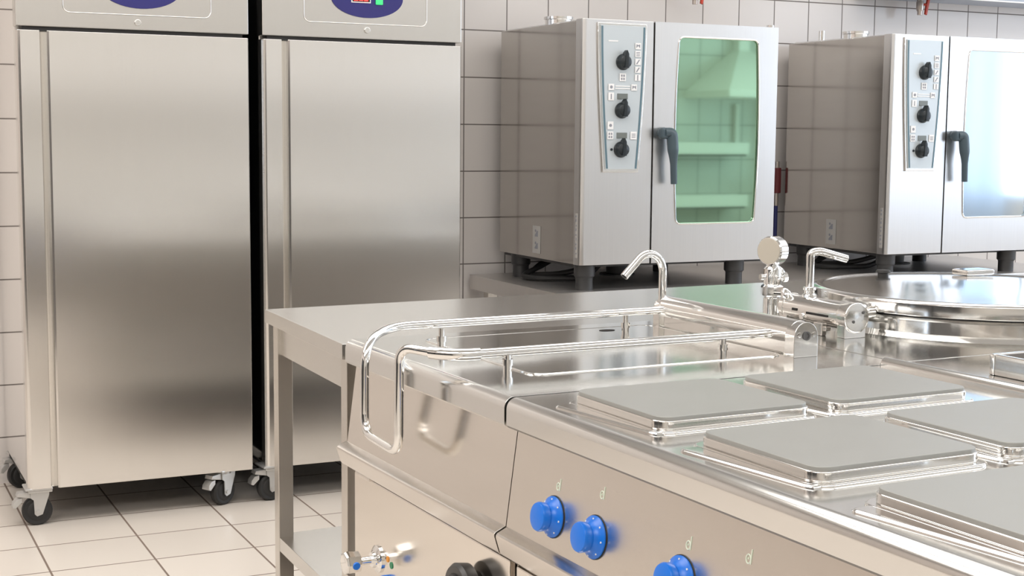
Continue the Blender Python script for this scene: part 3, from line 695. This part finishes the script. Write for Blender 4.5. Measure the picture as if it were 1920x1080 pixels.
# --- griddle with a raised rim (rear row, right picture edge)
gd = thing('griddle', 'steel griddle with raised rim in the rear row, cut off by the right picture edge', 'griddle', ISL, RZ)
obj('worktop', add_prism(B(), bprofile(), YR, KY0-.006, 'Y', bev=.002), 'top', gd, ang=25)
obj('cabinet', add_box(B(), XB, 1.79, YR, KY0-.008, .10, T-.05, .002), 'satin', gd)
obj('plinth', add_box(B(), XB+.03, 1.72, YR, KY0-.03, 0, .10), 'darkgap', gd)
gx0, gx1, gy0, gy1 = .958, 1.62, -.86, -.176
q = B()
for a, b, c_, d_ in ((gx0, gx1, gy1-.014, gy1), (gx0, gx1, gy0, gy0+.014), (gx0, gx0+.014, gy0+.014, gy1-.014), (gx1-.014, gx1, gy0+.014, gy1-.014)): add_box(q, a, b, c_, d_, T, T+.041, .003)
obj('splash_rim', q, 'bright', gd)
obj('cooking_plate', add_box(B(), gx0+.014, gx1-.014, gy0+.014, gy1-.014, T, T+.012), 'darkunder', gd)

# ------------------------------------------------------------------ the other side of the kitchen (behind the camera, seen mirrored in steel and glass)
ct = thing('wall_counter', 'long steel counter with dark open base on the wall facing the refrigerators', 'counter', (.2, Y0, 0))
obj('counter_top', add_box(B(), 0, 6.6, .001, .62, .70, .755, .003), 'oven_front', ct)
obj('open_base', add_box(B(), .02, 6.58, .001, .52, 0, .70), 'darkunder', ct)
hd = thing('extractor_hood', 'pyramid extractor hood on the wall facing the ovens', 'hood', (7.85, Y0, 0))
q = B(); a = [(-.45, .0), (.75, .0), (.75, .75), (-.45, .75)]; b = [(.08, 0.0), (.20, 0.0), (.20, .12), (.08, .12)]
lo = [q.verts.new((x, y+.002, 1.70)) for x, y in a]; mi = [q.verts.new((x, y+.002, 1.76)) for x, y in a]; hi = [q.verts.new((x, y+.002, 2.16)) for x, y in b]
q.faces.new(lo); q.faces.new(hi)
for R, S in ((lo, mi), (mi, hi)):
    for i in range(4): q.faces.new((R[i], R[(i+1) % 4], S[(i+1) % 4], S[i]))
bmesh.ops.recalc_face_normals(q, faces=q.faces); obj('canopy', q, 'paleshelf', hd)
obj('duct', add_box(B(), .08, .20, .002, .12, 2.16, ZC-.001), 'paleshelf', hd)
for z, nm in ((1.23, 'upper'), (.735, 'lower')):
    sh = thing('wall_shelf', '%s white shelf on the wall facing the ovens' % nm, 'shelf', (7.1, Y0, z))
    obj('board', add_box(B(), 0, .85, .002, .30, -.055, .055, .004), 'paleshelf', sh)
    obj('bracket', add_box(B(), .02, .83, .002, .28, -.075, -.055), 'darkunder', sh)
    obj('upright', add_box(B(), .86, .90, .002, .05, -.06, .055 if nm == 'lower' else .42, .003), 'paleshelf', sh)
bnd = thing('wall_cabinet', 'wide grey wall cabinet above the long steel counter', 'cabinet', (.2, Y0, 0))
obj('carcass', add_box(B(), 0, 6.4, .001, .35, 1.62, 2.02, .004), 'greycab', bnd)

for i, (x, y, rz, w_, lab) in enumerate(((X0+.001, -1.3, 0, 2.2, 'unseen charcoal cupboard added to darken reflections, left-hand wall near the front'), (X0+.001, 1.1, 0, 2.2, 'unseen charcoal cupboard added to darken reflections, left-hand wall near the refrigerators'))):
    t = thing('added_dark_cupboard', lab, 'cupboard', (x, y, 0), 0., 'added dark cupboards')  # unseen cupboards added to give the chrome something dark to reflect
    obj('carcass', add_box(B(), 0, .5, 0, w_, .08, 2.0, .004), 'wheelgrey', t)
    for k in range(2):
        d = obj('door', add_box(B(), .5, .52, .01+k*w_/2, (k+1)*w_/2-.01, .1, 1.98, .003), 'wheelgrey', t)
        obj('handle', add_box(B(), .52, .545, w_/2 + (-.06 if k == 0 else .03), w_/2 + (-.03 if k == 0 else .06), .95, 1.15, .004), 'chrome', d)
    obj('plinth', add_box(B(), 0, .46, .02, w_-.02, 0, .08), 'darkgap', t)
# ------------------------------------------------------------------ light
def area(name, loc, rot, sx, sy, energy, col):
    l = bpy.data.lights.new(name, 'AREA'); l.shape = 'RECTANGLE'; l.size = sx; l.size_y = sy; l.energy = energy; l.color = col
    o = bpy.data.objects.new(name, l); COL.objects.link(o); o.location = loc; o.rotation_euler = rot; return o
for i, (x, y) in enumerate(((-1.2, .2), (1.6, -.3), (4.4, -.3), (7.0, .2), (-1.2, 3.3), (1.6, 3.3), (4.4, 3.3), (7.0, 3.3))):
    area('ceiling_fill', (x, y, ZC-.03), (0, 0, 0), 2.5, 1.7, 72 if x < 0 else 31, (1, .94, .89) if x < 0 else (1, .97, .94))  # added unseen area lamps without fixtures; left pair stronger and warmer as fill
area('window_daylight', (X1+.25, (WY0+WY1)/2, (WZ0+WZ1)/2), (0, PI/2, 0), WZ1-WZ0, WY1-WY0, 125, (.74, .85, 1.0))
w = bpy.data.worlds.new('sky'); sc.world = w; w.use_nodes = True
bg = w.node_tree.nodes['Background']; bg.inputs[0].default_value = (.80, .88, 1, 1); bg.inputs[1].default_value = 1.0

# ------------------------------------------------------------------ camera
f_px, yaw, pit, rol = 2670., math.radians(25.85), math.radians(6.1), math.radians(-.5)
cy, sy, cp, sp = math.cos(yaw), math.sin(yaw), math.cos(pit), math.sin(pit)
F = Vector((sy*cp, cy*cp, -sp)); R = Vector((cy, -sy, 0)); D = F.cross(R)
R2 = R*math.cos(rol) + D*math.sin(rol); D2 = -R*math.sin(rol) + D*math.cos(rol)
cam = bpy.data.cameras.new('camera'); cam.sensor_width = 36.; cam.lens = f_px/1920*36.; cam.clip_start = .05
co = bpy.data.objects.new('camera', cam); COL.objects.link(co)
mw = Matrix((R2, -D2, -F)).transposed().to_4x4(); mw.translation = (0, 0, 1.33); co.matrix_world = mw
sc.camera = co

sc.view_settings.view_transform = 'Standard'
sc.view_settings.look = 'None'
sc.view_settings.exposure = .14
sc.cycles.use_denoising = True
sc.cycles.max_bounces = 10; sc.cycles.glossy_bounces = 6; sc.cycles.diffuse_bounces = 4
sc.cycles.sample_clamp_indirect = 6.
